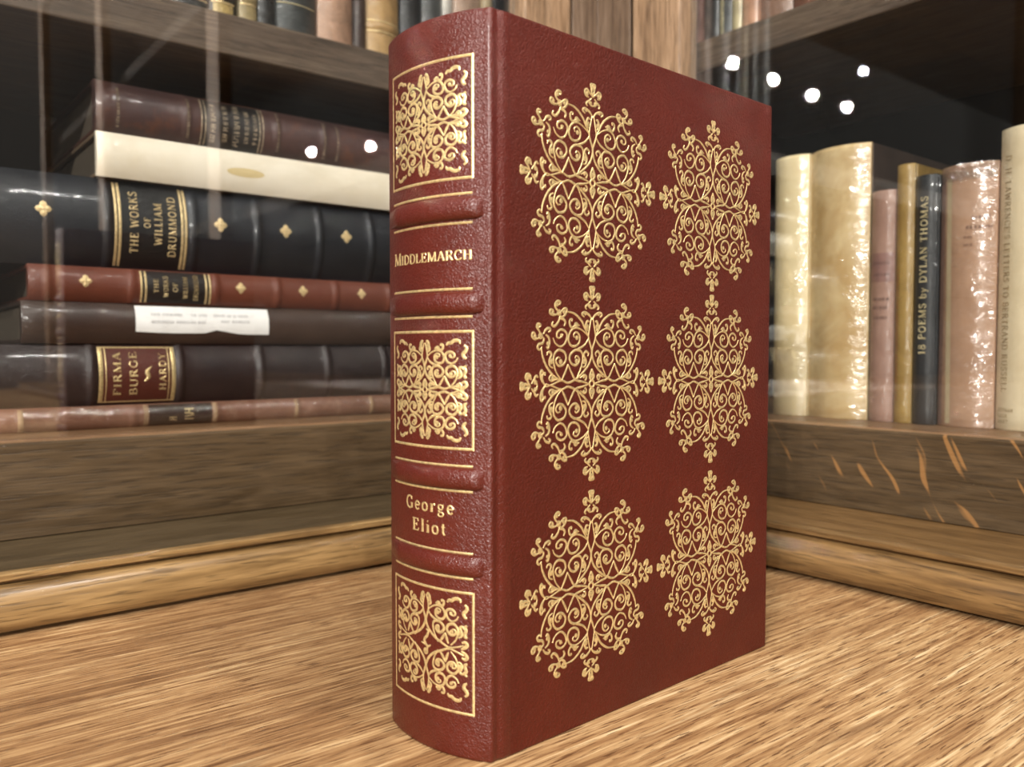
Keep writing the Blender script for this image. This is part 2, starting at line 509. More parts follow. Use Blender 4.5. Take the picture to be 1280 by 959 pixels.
TIP_BLOBS += [(y_, x_, r_) for x_, y_, r_ in TIP_BLOBS]

# ------------------------------------------------------------------ palette
M_TABLE = None


def table_mat():
    t = NT('table_wood')
    v = t.coord((10, 260, 80))
    warp = t.noise(t.coord((3, 9, 3)), 1.0, 3, 0.5, 0.8)
    g = t.noise(v, 1.0, 6, 0.62, 1.2)
    v2 = t.coord((28, 860, 200))
    g2 = t.noise(v2, 1.0, 4, 0.6, 0.5)
    f = t.math('ADD', t.math('ADD', t.math('MULTIPLY', g, 0.45), t.math('MULTIPLY', g2, 0.3)), t.math('MULTIPLY', warp, 0.25))
    col = t.ramp(f, [(0.36, srgb(102, 72, 48)), (0.46, srgb(152, 115, 78)), (0.54, srgb(190, 155, 112)), (0.63, srgb(232, 206, 164))])
    pores = t.noise(t.coord((70, 1200, 400)), 1.0, 3, 0.55, 0.3)
    pm = t.ramp(pores, [(0.36, 1.0), (0.44, 0.0)])
    col = t.mix(t.math('MULTIPLY', pm, 0.8), col, srgb(84, 50, 28))
    streak = t.noise(t.coord((5, 60, 20)), 1.0, 3, 0.5, 0.7)
    sm = t.ramp(streak, [(0.64, 0.0), (0.74, 1.0)])
    col = t.mix(t.math('MULTIPLY', sm, 0.5), col, srgb(92, 60, 38))
    kn = t.ramp(t.noise(t.coord((7, 16, 7)), 1.0, 4, 0.6, 1.0), [(0.60, 0.0), (0.72, 1.0)])
    col = t.mix(t.math('MULTIPLY', kn, 0.45), col, srgb(104, 72, 48))
    nrm = t.bump(pm, 0.3, -0.0004)
    nrm = t.bump(g2, 0.15, 0.0004, nrm)
    return t.bsdf(col, 0.42, 0, 0.4, 0.0, 0.2, nrm)


LEATHER = leather('oxblood_leather', srgb(83, 27, 14), srgb(73, 22, 11), 0.46, 1.0, 0.0006, 0.03, spec=0.38)
SPINE_LEATHER = leather('oxblood_spine_leather', srgb(87, 29, 18), srgb(76, 24, 15), 0.34, 1.25, 0.00055, 0.16, spec=0.5)
GOLD = gold('gilt_tooling', (0.80, 0.625, 0.32, 1), 0.38, 0.65, 0.3)
GILT_EDGE = gold('gilt_page_edge', (0.8, 0.58, 0.25, 1), 0.4, 0.8, 0.25, 300)
OLD_GOLD = gold('dull_gilt', (0.80, 0.62, 0.34, 1), 0.4, 0.5, 0.3, 500)
TABLE = table_mat()


def oak_set(ax):
    return dict(
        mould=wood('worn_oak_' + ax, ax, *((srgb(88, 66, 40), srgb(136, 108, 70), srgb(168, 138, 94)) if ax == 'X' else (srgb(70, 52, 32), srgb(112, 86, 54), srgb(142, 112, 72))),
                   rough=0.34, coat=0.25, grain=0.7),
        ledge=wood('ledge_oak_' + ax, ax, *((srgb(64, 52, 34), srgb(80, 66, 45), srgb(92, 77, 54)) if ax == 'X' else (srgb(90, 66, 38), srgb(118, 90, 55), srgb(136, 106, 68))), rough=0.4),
        rail=wood('fumed_oak_' + ax, ax, srgb(60, 46, 29), srgb(76, 60, 40), srgb(90, 72, 49), 0.42,
                  srgb(144, 106, 64) if ax == 'Y' else None, grain=1.6),
        shelf=wood('shelf_oak_' + ax, ax, srgb(64, 52, 42), srgb(92, 77, 64), srgb(112, 97, 82), 0.5),
        bead=wood('rail_top_oak_' + ax, ax, srgb(96, 70, 46), srgb(138, 106, 76), srgb(168, 134, 100), 0.4))


OAK = {'X': oak_set('X'), 'Y': oak_set('Y')}
STILE = wood('stile_oak', 'Z', srgb(92, 70, 50), srgb(138, 113, 88), srgb(164, 138, 112), 0.45)
STILE_DARK = wood('stile_oak_dark', 'Z', srgb(70, 54, 42), srgb(104, 86, 70), srgb(124, 106, 90), 0.45)
INSIDE = plain('dark_case_lining', srgb(34, 33, 33), 0.7, 0.3)
GLASS = glass()
PAGE_X, PAGE_Z = pages('page_edges_upright', 'Z'), pages('page_edges', 'Z', (0.5, 0.42, 0.3, 1))
PAGE_DARK = pages('browned_page_edges', 'Z', (0.10, 0.08, 0.06, 1))

# ------------------------------------------------------------------ camera
cam = bpy.data.cameras.new('camera')
cam.sensor_width = 36.0
cam.lens = 29.35
cam.clip_start = 0.01
camo = bpy.data.objects.new('camera', cam)
camo.location = (-0.41946, -0.43024, 0.130)
camo.rotation_euler = (PI / 2 - 0.04006, 0, -0.67353)
COL.objects.link(camo)
SC.camera = camo
cam.dof.use_dof = True
cam.dof.focus_distance = 0.325
cam.dof.aperture_fstop = 13.0

# ------------------------------------------------------------------ table
tb = empty('wooden_table', (-0.35, -0.25, -0.74))
tag(tb, 'warm brown wood-grained table under the red book and both bookcases', 'table')
o = MB().box(-2.25, 0.724, -2.35, 0.624, 0.70, 0.74).build('tabletop', TABLE, tb, bevel=0.003)
for sx in (-2.2, 0.65):
    for sy in (-2.3, 0.55):
        MB().box(sx, sx + 0.06, sy, sy + 0.06, 0.0, 0.70).build('leg', TABLE, tb, bevel=0.003)

# room shell behind and under the furniture
PLASTER = plain('wall_plaster', srgb(96, 88, 80), 0.8, 0.2)
for nm, bx_ in (('wall_left', (-3.6, 0.50, 0.376, 0.476, -0.74, 2.1)), ('wall_right', (0.376, 0.476, -3.6, 0.376, -0.74, 2.1))):
    tag(MB().box(*bx_).build(nm, PLASTER), kind='structure')
tag(MB().box(-3.6, 0.50, -3.6, 0.476, -0.80, -0.7401).build('floor', wood('floor_boards', 'X', srgb(60, 44, 32), srgb(86, 64, 46), srgb(104, 80, 60), 0.5)), kind='structure')

# ------------------------------------------------------------------ the two glazed bookcases meeting in a corner
D, H1, H2 = 0.0816, 0.0290, 0.0806        # rail set-back, ledge height, rail height
FAR = -2.40                               # far end of each case, metres from the corner
TOP = 1.25


def case_map(side):
    """local (u along the front towards the corner, d behind the foot line, z)"""
    if side == 'L':
        return lambda u, d, z: (u, d, z)
    return lambda u, d, z: (d, u, z)


def mitred(side, prof, u0=FAR):
    """extrude a profile [(d, z)...] along the front; the corner end is mitred"""
    m = case_map(side)
    n = 14
    rows = []
    for k in range(n + 1):
        rows.append([m(u0 + (d - 0.0003 - u0) * k / n, d, z) for d, z in prof])
    return MB().solid(rows)


def lbox(side, u0, u1, d0, d1, z0, z1):
    if side == 'L':
        return MB().box(u0, u1, d0, d1, z0, z1)
    return MB().box(d0, d1, u0, u1, z0, z1)


def bookcase(side, label, shelf_z, stile_u):
    ax = 'X' if side == 'L' else 'Y'
    W = OAK[ax]
    root = tag(empty('glazed_bookcase', (0, 0, 0)), label, 'bookcase')
    # foot moulding: half-round roll, quirk and small fillet
    prof = [(0.03, 0.0), (0.012, 0.0), (0.012, 0.0026)]
    prof += catmull([(0.0032, 0.0028), (0.0008, 0.0062), (0.0, 0.0110), (0.0006, 0.0160), (0.0024, 0.0204), (0.0052, 0.0232), (0.0074, 0.0240)], 3)
    prof += [(0.0074, 0.0246), (0.0040, 0.0252), (0.0030, 0.0260), (0.0028, 0.0284), (0.0036, H1), (0.0100, H1), (0.0100, 0.010), (0.03, 0.010)]
    mitred(side, prof).build('base_moulding', W['mould'], root, smooth=True, recalc=True)
    mitred(side, [(0.0302, 0.0), (0.0302, 0.0102), (0.0102, 0.0102), (0.0102, H1 - 0.0006), (D + 0.02, H1 - 0.0006), (D + 0.02, 0.0)]).build('ledge', W['ledge'], root, recalc=True)
    mitred(side, [(D, H1), (D, H2 - 0.0015), (D + 0.0015, H2 - 0.0003), (D + 0.0205, H2 - 0.0003), (D + 0.0205, H1)]).build('bottom_rail', W['rail'], root, recalc=True)
    mitred(side, [(D + 0.0016, H2 - 0.0004), (D + 0.003, H2), (D + 0.012, H2 + 0.0003), (D + 0.0205, H2), (D + 0.0205, H2 - 0.0004)]).build('glazing_bead', W['bead'], root, recalc=True)
    mitred(side, [(D, TOP - 0.05), (D, TOP), (D + 0.0205, TOP), (D + 0.0205, TOP - 0.05)]).build('top_rail', W['rail'], root, recalc=True)
    lbox(side, FAR, 0.098, 0.1025, 0.36, 0.05, 0.0795).build('bottom_board', W['bead'], root)
    lbox(side, FAR, 0.098, 0.1025, 0.36, TOP - 0.02, TOP).build('top_board', W['shelf'], root)
    lbox(side, FAR, 0.098, 0.36, 0.372, 0.0, TOP).build('back_panel', INSIDE, root)
    for u in (FAR, 0.086):
        lbox(side, u, u + 0.012, 0.1025, 0.36, 0.0796, TOP - 0.021).build('side_panel', INSIDE, root)
    lbox(side, FAR + 0.013, 0.0855, 0.121, 0.358, shelf_z[0], shelf_z[1]).build('shelf', W['shelf'], root, bevel=0.0012)
    z2 = shelf_z[0] + 0.42
    lbox(side, FAR + 0.013, 0.0855, 0.121, 0.358, z2, z2 + 0.026).build('shelf', W['shelf'], root, bevel=0.0012)
    for u0, u1 in (stile_u, (-0.86, -0.80), (-1.66, -1.60), (FAR, FAR + 0.05)):
        lbox(side, u0, u1, D, D + 0.0205, H2 + 0.0004, TOP - 0.0502).build('stile', STILE, root, bevel=0.002)
    for u0, u1 in ((-0.7999, stile_u[0] - 0.0002), (-1.5999, -0.8601), (FAR + 0.0501, -1.6601)):
        p = lbox(side, u0, u1, D + 0.0115, D + 0.0135, H2 + 0.0004, TOP - 0.0502)
        tag(p.build('glass_pane', GLASS, root), 'clear glass pane')
    return root


bookcase('L', 'dark oak glass-fronted bookcase on the left, holding the stack of flat antique books', (0.3238, 0.3507), (0.0015, 0.0510))
bookcase('R', 'dark oak glass-fronted bookcase on the right, holding pale upright books', (0.3525, 0.3768), (-0.0070, 0.0430))
cp = MB()
cp.add([(x, y, z) for z in (H2 + 0.0004, TOP - 0.0502) for x, y in
        ((0.0545, 0.0835), (0.0830, 0.0835), (0.0830, 0.0545 - 0.008), (0.0855, 0.0465), (0.0855, 0.0995), (0.0545, 0.0995))],
       [(0, 1, 2, 3, 4, 5)[::-1], (6, 7, 8, 9, 10, 11)] + [(i, (i + 1) % 6, 6 + (i + 1) % 6, 6 + i) for i in range(6)])
q = cp.build('corner_post', STILE_DARK, None, bevel=0.0008, recalc=True)
tag(q, 'narrow brown oak post filling the corner between the two bookcases', 'post')

# ------------------------------------------------------------------ the red book in front
BH, BL, BT = 0.2343, 0.1583, 0.0478
R0, AC, BC = 0.052, 0.0438178, 0.0295
PHI0, PHI1 = math.radians(32.579), math.radians(-19.6)
WC = 0.0064                                # middle of the spine tooling, along the curve


def spine_pt(w, z, off=0.0):
    p = w / R0
    r = R0 + off
    return (AC - r * math.cos(p), BC - r * math.sin(p), z)


book = tag(empty('leather_book', (-0.26493, -0.22557, 0.0), 0.05308),
           'tall oxblood red leather book with gold medallions, standing upright on the table', 'book')
# spine leather: hinge groove, shoulder, rounded back, far shoulder
path = [(0.0090, 0.0030), (0.0090, 0.00005), (0.0076, -0.00012), (0.0060, -0.00015), (0.0050, 0.0000), (0.0042, 0.0003), (0.0034, 0.0005), (0.0026, 0.0004), (0.0018, 0.0002), (0.0011, 0.00022), (0.0006, 0.0005), (0.0002, 0.0010)]
nphi = 30
for k in range(nphi + 1):
    p = PHI0 + (PHI1 - PHI0) * k / nphi
    path.append((AC - R0 * math.cos(p), BC - R0 * math.sin(p)))
e = path[-1]
path += [(e[0] + 0.0006, BT - 0.0002), (e[0] + 0.0018, BT + 0.0001), (e[0] + 0.0040, BT - 0.0010), (e[0] + 0.0075, BT - 0.0006), (e[0] + 0.0105, BT), (e[0] + 0.0105, BT - 0.0030)]
back = path[-1]
inner = [(back[0] - 0.004, BT - 0.0032)]
for k in range(nphi, -1, -3):
    p = PHI0 + (PHI1 - PHI0) * k / nphi
    inner.append((AC - (R0 - 0.0024) * math.cos(p), max(0.0034, min(BT - 0.0034, BC - (R0 - 0.0024) * math.sin(p)))))
loop = path + inner
cx = sum(a for a, b in loop) / len(loop)
rows = []
for z, sh in ((0.0, 0.0007), (0.0004, 0.0002), (0.0012, 0.0)) + tuple((0.0012 + (BH - 0.0024) * k / 40, 0.0) for k in range(1, 40)) + ((BH - 0.0012, 0.0), (BH - 0.0003, 0.0003), (BH, 0.0009)):
    row = []
    for i, (a, b) in enumerate(loop):
        if i < len(path):
            row.append((a + sh, b + (sh if b < 0.003 else 0.0) - (sh if b > BT - 0.003 else 0.0), z))
        else:
            row.append((a, b, z))
    rows.append(row)
spine = MB().solid(rows).build('spine', SPINE_LEATHER, book, smooth=True, recalc=True)
MB().box(0.0072, BL, 0.0, 0.0030, 0.0, BH).build('front_board', LEATHER, book, bevel=0.0009, segs=3)
front = [c for c in book.children if c.name.startswith('front_board')][0] if book.children else None
MB().box(0.0054, BL, BT - 0.0030, BT, 0.0, BH).build('back_board', LEATHER, book, bevel=0.0009, segs=3)
MB().box(0.0016, BL - 0.0040, 0.0031, BT - 0.0031, 0.0030, BH - 0.0030).build('page_block', GILT_EDGE, book)

# raised bands across the spine
for zc in (0.1739, 0.1447, 0.0896, 0.0622):
    rows = []
    nseg = 34
    w0, w1 = -0.0178, 0.0287
    for i in range(nseg + 1):
        w = w0 + (w1 - w0) * i / nseg
        end = min(1.0, 0.12 + i / 9.0, (nseg - i + 0.15) / 1.6)
        row = []
        for j in range(11):
            a = PI * j / 10
            row.append(spine_pt(w, zc + 0.0036 * math.cos(a) * (0.75 + 0.25 * end), -0.0003 + 0.0024 * end * math.sin(a) ** 0.8))
        rows.append(row)
    MB().solid(rows).build('raised_band', SPINE_LEATHER, spine, smooth=True, recalc=True)

gs = lambda w, z, o: spine_pt(w, z, o)
# single gilt rules above and below the bands
for zc in (0.1784, 0.1694, 0.1490, 0.1404, 0.0936, 0.0856, 0.0661, 0.0581):
    MB().ribbon([(-0.0122 + 0.0373 * k / 24, zc) for k in range(25)], 0.00075, gs, 0.00012, False, 1.0).build('gilt_rule', GOLD, spine)

QUADS = ((1, 1), (-1, 1), (1, -1), (-1, -1))


def tooling(curves, blobs, fmap, su, sv, wk, h):
    mb = MB()
    for sx, sy in QUADS:
        g = lambda u, v, o, sx=sx, sy=sy: fmap(u * su * sx, v * sv * sy, o)
        for w, pts in curves:
            mb.ribbon(pts, w * wk, g, h)
        for x, y, r in blobs:
            mb.blob(x, y, r * (0.5 + 0.5 * wk), g, h)
    return mb


SP_EXTRA = [(0.030, [(.385, .640), (.41, .675), (.455, .675), (.49, .700), (.535, .712), (.585, .700), (.592, .662)]),
            (0.031, [(.655, .640), (.690, .605), (.672, .555), (.640, .520), (.655, .470), (.690, .455)]),
            (0.030, [(.690, .355), (.660, .330), (.672, .280), (.655, .225), (.665, .190), (.695, .185)]),
            (0.030, [(.050, .595), (.078, .650), (.050, .700), (.030, .690)]),
            (0.030, [(.600, .015), (.650, .040), (.690, .085), (.660, .120), (.610, .105)])]
DIAMOND = [(0.0224, [(.012, .690), (.045, .590), (.053, .487), (.026, .400), (.004, .330), (.030, .250), (.085, .175), (.170, .110), (.280, .060), (.400, .010), (.520, .030), (.640, .070)]),
           (0.0236, [(.35, .207), (.372, .135), (.400, .060)]),
           (0.0236, [(.35, .207), (.304, .128), (.262, .075)])]
for zc, (z0, z1), hh, kind in ((0.2014, (0.1832, 0.2203), 0.0157, 0), (0.1173, (0.0990, 0.1358), 0.0156, 0), (0.0350, (0.0148, 0.0535), 0.0162, 1)):
    fr = MB()
    w0, w1 = -0.0125, 0.0251
    for zz in (z0, z1):
        fr.ribbon([(w0 + (w1 - w0) * k / 24, zz) for k in range(25)], 0.00085, gs, 0.00012, False, 1.0)
    for ww in (w0, w1):
        fr.ribbon([(ww, z0 - .0004), (ww, z1 + .0004)], 0.00085, gs, 0.00012, False, 1.0)
    fr.build('gilt_frame', GOLD, spine)
    fm = lambda u, v, o, zc=zc: spine_pt(WC + u, zc + v, o)
    cur, bl = list(CORE), list(CORE_BLOBS)
    if kind:
        cur = [c for i, c in enumerate(CORE) if i not in (0, 1, 2, 8, 9, 11, 14)] + DIAMOND
        bl = [b for b in CORE_BLOBS if b[1] > 0.1 and b[0] > 0.15]
    mb = tooling(cur + SP_EXTRA, bl, fm, 0.0240, hh / 0.705, 1.75, 0.00009)
    if kind:
        g = lambda u, v, o: fm(u * 0.0238, v * 0.0229, o)
        mb.ribbon([(-.01, -.16), (.03, -.07), (-.03, .02), (.02, .09), (.05, .16), (.01, .19)], .045, g, 0.00012)
        mb.ribbon([(-.09, -.02), (-.02, -.03), (.05, -.05), (.1, -.02)], .035, g, 0.00012)
        mb.blob(0.0, -.13, .05, g, 0.00012)
    else:
        g = lambda u, v, o: fm(u * 0.0238, v * 0.0229, o)
        mb.ribbon([(.04 * math.cos(a * PI / 6), .04 * math.sin(a * PI / 6)) for a in range(13)], .03, g, 0.00012, True, 1.0)
    mb.build('gilt_scrollwork', GOLD, spine)

lettering(MB(), 'MIDDLEMARCH', 0.0040, lambda u, v, o: spine_pt(-0.0119 + u, 0.1580 + v, o), 0.0369, 0.05, 0.76, 0.00012, 1.45).build('title_lettering', GOLD, spine)
au = MB()
lettering(au, 'George', 0.0041, lambda u, v, o: spine_pt(-0.0040 + u, 0.0780 + v, o), 0.0222, 0.16, None, 0.00012, 1.4)
lettering(au, 'Eliot', 0.0041, lambda u, v, o: spine_pt(-0.0002 + u, 0.0710 + v, o), 0.0154, 0.16, None, 0.00012, 1.4)
au.build('author_lettering', GOLD, spine)

# the six gilt medallions on the front board
MU = 0.0334
med = tooling(CORE + OUTER + TIP, CORE_BLOBS + OUTER_BLOBS + TIP_BLOBS, lambda u, v, o: (u, -o, v), MU, MU, 1.15, 0.00016)
g = lambda u, v, o: (u * MU, -o, v * MU)
med.ribbon([(.035 * math.cos(a * PI / 6), .035 * math.sin(a * PI / 6)) for a in range(13)], .026, g, 0.00022, True, 1.0)
m0 = None
for zc in (0.1868, 0.1184, 0.0482):
    for sc in (0.0459, 0.1155):
        if m0 is None:
            mm = m0 = med.build('gilt_medallion', GOLD, front, recalc=False)
        else:
            mm = m0.copy()
            COL.objects.link(mm)
            mm.parent = front
        mm.location = (sc, 0.0, zc)


# ------------------------------------------------------------------ books on the shelves
G1 = 'antique books stacked flat in the left bookcase'
G2 = 'upright books in the right bookcase'
G3 = 'upright books on the upper left shelf'
G4 = 'upright books on the upper right shelf'


class Book:
    """local frame: x along the spine, y into the shelf (spine apex at 0), z through the thickness"""

    def __init__(self, label, group, matrix, length, thick, depth, cover, bulge=None, bands=(), band_h=0.0011, pages_mat=None,
                 board_in=0.0, boards=None, name='book'):
        self.L, self.T, self.Dp = length, thick, depth
        self.b = bulge if bulge is not None else min(0.006, thick * 0.16)
        hh = thick / 2
        self.R = (hh * hh + self.b * self.b) / (2 * self.b)
        self.bands, self.bh = bands, band_h
        self.root = tag(empty(name, matrix=matrix), label, 'book', group)
        xs = [0.0, 0.0008]
        n = max(6, int(length / 0.008))
        xs += [0.0008 + (length - 0.0016) * k / n for k in range(1, n)]
        for c in bands:
            xs += [c + d for d in (-0.004, -0.0028, -0.0018, -0.0009, 0, 0.0009, 0.0018, 0.0028, 0.004)]
        xs = sorted(x for x in set(round(x, 5) for x in xs) if 0 <= x <= length - 0.0008) + [length - 0.0008, length]
        ts = [-1 + 2 * k / 14 for k in range(15)]
        rows = []
        for x in xs:
            sh = 0.0006 if x in (0.0, length) else 0.0
            row = []
            for t in ts:
                p = self.sp(x, t, -sh)
                row.append(p)
            row.append((x, self.b + 0.003, thick - 0.0006))
            row.append((x, self.b + 0.003, 0.0006))
            rows.append(row)
        self.spine = MB().solid(rows).build('spine', cover, self.root, smooth=True, recalc=True)
        bt = min(0.0026, thick * 0.14)
        bm = boards or cover
        y0 = self.b + 0.0031
        MB().box(0, length, y0, depth, 0, bt).build('front_board', bm, self.root, bevel=0.0006)
        MB().box(0, length, y0, depth, thick - bt, thick).build('back_board', bm, self.root, bevel=0.0006)
        MB().box(0.003, length - 0.003, y0 + 0.0005, depth - 0.004, bt + 0.0001, thick - bt - 0.0001).build('page_block', pages_mat or (PAGE_DARK if group == G1 else PAGE_Z), self.root)

    def sp(self, x, t, off=0.0):
        """spine surface, t in -1..1 across the thickness"""
        s = t * self.T / 2
        bump = 0.0
        for c in self.bands:
            d = abs(x - c) / 0.0034
            if d < 1:
                bump = max(bump, (1 - d * d) ** 1.2)
        bump *= self.bh
        y = self.R - math.sqrt(max(0.0, self.R ** 2 - s * s)) if self.R > abs(s) else self.b
        return (x, y - bump - off, self.T / 2 + s)

    def fm(self, x, z, o):
        return self.sp(x, max(-1, min(1, (z / self.T) * 2 - 1)), o)

    def line(self, x, w, mat, name='gilt_rule', lo=0.04, hi=0.96, h=0.00015):
        z0, z1 = self.T * lo, self.T * hi
        return MB().ribbon([(x, z0 + (z1 - z0) * k / 14) for k in range(15)], w, (lambda a, b_, o: self.fm(a, b_, o + 0.0003)), h, False, 1.0).build(name, mat, self.spine)

    def patch(self, x0, x1, mat, name='label', lo=0.03, hi=0.97, off=0.00025, cuts=None):
        rows = []
        for i in range(13):
            x = x0 + (x1 - x0) * i / 12
            a = lo if cuts is None else cuts(i / 12)
            rows.append([self.fm(x, self.T * (a + (hi - a) * j / 12), off) for j in range(13)])
        return MB().grid(rows).build(name, mat, self.spine, smooth=True)

    def text_up(self, s, x, z0, z1, size, mat, name='lettering', off=0.0003, h=0.0002, flip=False, parent=None, bold=1.0):
        """one line of letters running across the spine (letter tops towards -x)"""
        f = lambda u, v, o: self.fm(x - v, z0 + u, o + off)
        return lettering(MB(), s, size, f, abs(z1 - z0), 0.12, None, h, bold).build(name, mat, parent or self.spine)

    def text_along(self, s, x0, x1, zb, size, mat, name='lettering', off=0.0003, h=0.0002, down=False, bold=1.0):
        """letters running along the spine; down: from high x to low x"""
        if down:
            f = lambda u, v, o: self.fm(x1 - u, zb - v, o + off)
        else:
            f = lambda u, v, o: self.fm(x0 + u, zb + v, o + off)
        return lettering(MB(), s, size, f, abs(x1 - x0), 0.12, None, h, bold).build(name, mat, self.spine)

    def quatrefoil(self, x, r, mat):
        z = self.T * 0.58
        mb = MB()
        for dx, dz in ((1, 0), (-1, 0), (0, 1), (0, -1)):
            mb.blob(x + dx * r * 0.55, z + dz * r * 0.62, r * 0.5, self.fm, 0.0003, 10)
            mb.ribbon([(x, z), (x + dx * r * 1.25, z + dz * r * 1.3)], r * 0.3, self.fm, 0.0003, False, 0.2)
        mb.blob(x, z, r * 0.4, self.fm, 0.0004)
        return mb.build('gilt_quatrefoil', mat, self.spine)

    def marks(self, rows, mat, name='worn_lettering', seed=1, off=0.0003):
        """worn, illegible letter traces: rows of (x0, x1, z0, z1, direction)"""
        rnd = random.Random(seed)
        mb = MB()
        for x0, x1, z0, z1, d in rows:
            if d == 'x':
                x = x0
                while x < x1:
                    w = (z1 - z0) * rnd.uniform(0.5, 0.9)
                    for q in (0, 1):
                        xx = x + q * w * 0.5
                        mb.ribbon([(xx, z0), (xx + rnd.uniform(-.3, .3) * w, z1)], w * 0.22, lambda a, b, o: self.fm(a, b, o + off), 0.0001, False, 1.0)
                    if rnd.random() < 0.6:
                        mb.ribbon([(x, (z0 + z1) / 2), (x + w * 0.6, (z0 + z1) / 2)], w * 0.2, lambda a, b, o: self.fm(a, b, o + off), 0.0001, False, 1.0)
                    x += w * (1.25 if rnd.random() < .82 else 2.2)
            else:
                z = z0
                while z < z1:
                    w = (x1 - x0) * rnd.uniform(0.5, 0.9)
                    for q in (0, 1):
                        zz = z + q * w * 0.5
                        mb.ribbon([(x0, zz), (x1, zz + rnd.uniform(-.3, .3) * w)], w * 0.22, lambda a, b, o: self.fm(a, b, o + off), 0.0001, False, 1.0)
                    if rnd.random() < 0.6:
                        mb.ribbon([((x0 + x1) / 2, z), ((x0 + x1) / 2, z + w * 0.6)], w * 0.2, lambda a, b, o: self.fm(a, b, o + off), 0.0001, False, 1.0)
                    z += w * 1.3
        return mb.build(name, mat, self.spine)


def flat(x, y, z):
    return Matrix.Translation((x, y, z))


def stand_left(xr, y, z):
    m = Matrix(((0, 0, -1, xr), (0, 1, 0, y), (1, 0, 0, z), (0, 0, 0, 1)))
    return m


def stand_right(x, y_right, z):
    return Matrix(((0, 1, 0, x), (0, 0, 1, y_right), (1, 0, 0, z), (0, 0, 0, 1)))


YS = 0.147


# --- the flat stack, from the bottom up
b = Book('worn reddish-brown leather book with pale spine bands at the bottom of the flat stack', G1, flat(-0.3495, YS, 0.0797), 0.30, 0.0146, 0.19,
         leather('worn_tan_leather', srgb(120, 80, 64), srgb(138, 100, 82), 0.4, 1.0, 0.0004, 0.6, srgb(160, 128, 108), 0.5), 0.004,
         bands=(0.012, 0.076, 0.130, 0.188, 0.250), band_h=0.0008)
dk = leather('dark_label_leather', srgb(52, 40, 34), srgb(66, 50, 40), 0.4, 1.0, 0.0003, 0.5, None, 0.5)
b.patch(0.0855, 0.1265, dk, 'label')
for x in (0.0115, 0.0835, 0.1285, 0.188, 0.250):
    b.line(x, 0.0030, paper('worn_band_%d' % int(x * 1e4), srgb(176, 150, 120), srgb(140, 112, 86), 0.5, 200))
tag(b.patch(0.012, 0.28, cling(0.12, 90), 'clear_jacket', 0.05, 0.97, 0.0009), 'crinkled clear film')
b.marks([(0.098, 0.103, 0.004, 0.006, 'z'), (0.108, 0.114, 0.004, 0.011, 'z')], OLD_GOLD, seed=4)

b = Book('dark brown leather book with red-brown gilt title label, second from bottom of flat stack', G1, flat(-0.395, YS, 0.0945), 0.33, 0.0392, 0.20,
         leather('dark_brown_calf', srgb(38, 29, 29), srgb(52, 40, 38), 0.3, 1.0, 0.0005, 0.25, None, 0.2), 0.007,
         bands=(0.030, 0.097, 0.1515, 0.2075, 0.2597, 0.3085), band_h=0.0016)
b.patch(0.1010, 0.1480, leather('red_label_leather', srgb(92, 44, 32), srgb(80, 38, 28), 0.36), 'label')
for x, w in ((0.1022, 0.0026), (0.1052, 0.0006), (0.1468, 0.0026), (0.1438, 0.0006)):
    b.line(x, w, GOLD)
for zf in (0.05, 0.95):
    MB().ribbon([(0.101 + 0.047 * k / 6, b.T * zf) for k in range(7)], 0.0009, lambda x, z, o: b.fm(x, z, o + 0.0003), 0.0002, False, 1.0).build('gilt_rule', GOLD, b.spine)
b.text_up('FIRMA', 0.1142, 0.0060, 0.0340, 0.0046, GOLD, bold=1.1)
b.text_up('BURGE', 0.1240, 0.0060, 0.0345, 0.0046, GOLD, bold=1.1)
MB().ribbon([(0.1282, 0.0150), (0.1308, 0.0178), (0.1300, 0.0215), (0.1330, 0.0250)], 0.0026, lambda x, z, o: b.fm(x, z, o + 0.0003), 0.0003, True, 0.1).build('gilt_leaf', GOLD, b.spine)
b.text_up('HARDY', 0.1420, 0.0090, 0.0335, 0.0042, GOLD, bold=1.1)

b = Book('plain dark brown book with torn white paper label, in the flat stack', G1, flat(-0.3360, YS, 0.1341), 0.28, 0.0262, 0.19,
         leather('umber_calf', srgb(58, 44, 38), srgb(72, 56, 48), 0.3, 0.8, 0.0004, 0.35, None, 0.25), 0.005)
PAPERW = paper('white_label_paper', srgb(244, 243, 242), srgb(234, 232, 230), 0.6, 80)
xa, xb = -0.2716 + 0.336, -0.1817 + 0.336
lab = b.patch(xa, xb, PAPERW, 'paper_label', hi=0.95, off=0.0005, cuts=lambda t: 0.30 - 0.03 * math.sin(t * 5) if t < 0.52 else 0.40 - 0.14 * min(1, (t - 0.52) / 0.25))
tag(lab, 'torn white paper label')
INK = plain('faint_grey_ink', srgb(186, 184, 186), 0.7)
b.marks([(xa + 0.010, xa + 0.030, 0.0185, 0.0205, 'x'), (xa + 0.036, xa + 0.047, 0.0185, 0.0205, 'x'), (xa + 0.051, xa + 0.074, 0.0185, 0.0205, 'x'),
         (xa + 0.010, xa + 0.045, 0.0135, 0.0155, 'x'), (xa + 0.056, xa + 0.075, 0.0145, 0.0165, 'x')], INK, 'typed_lines', 9, 0.00065)

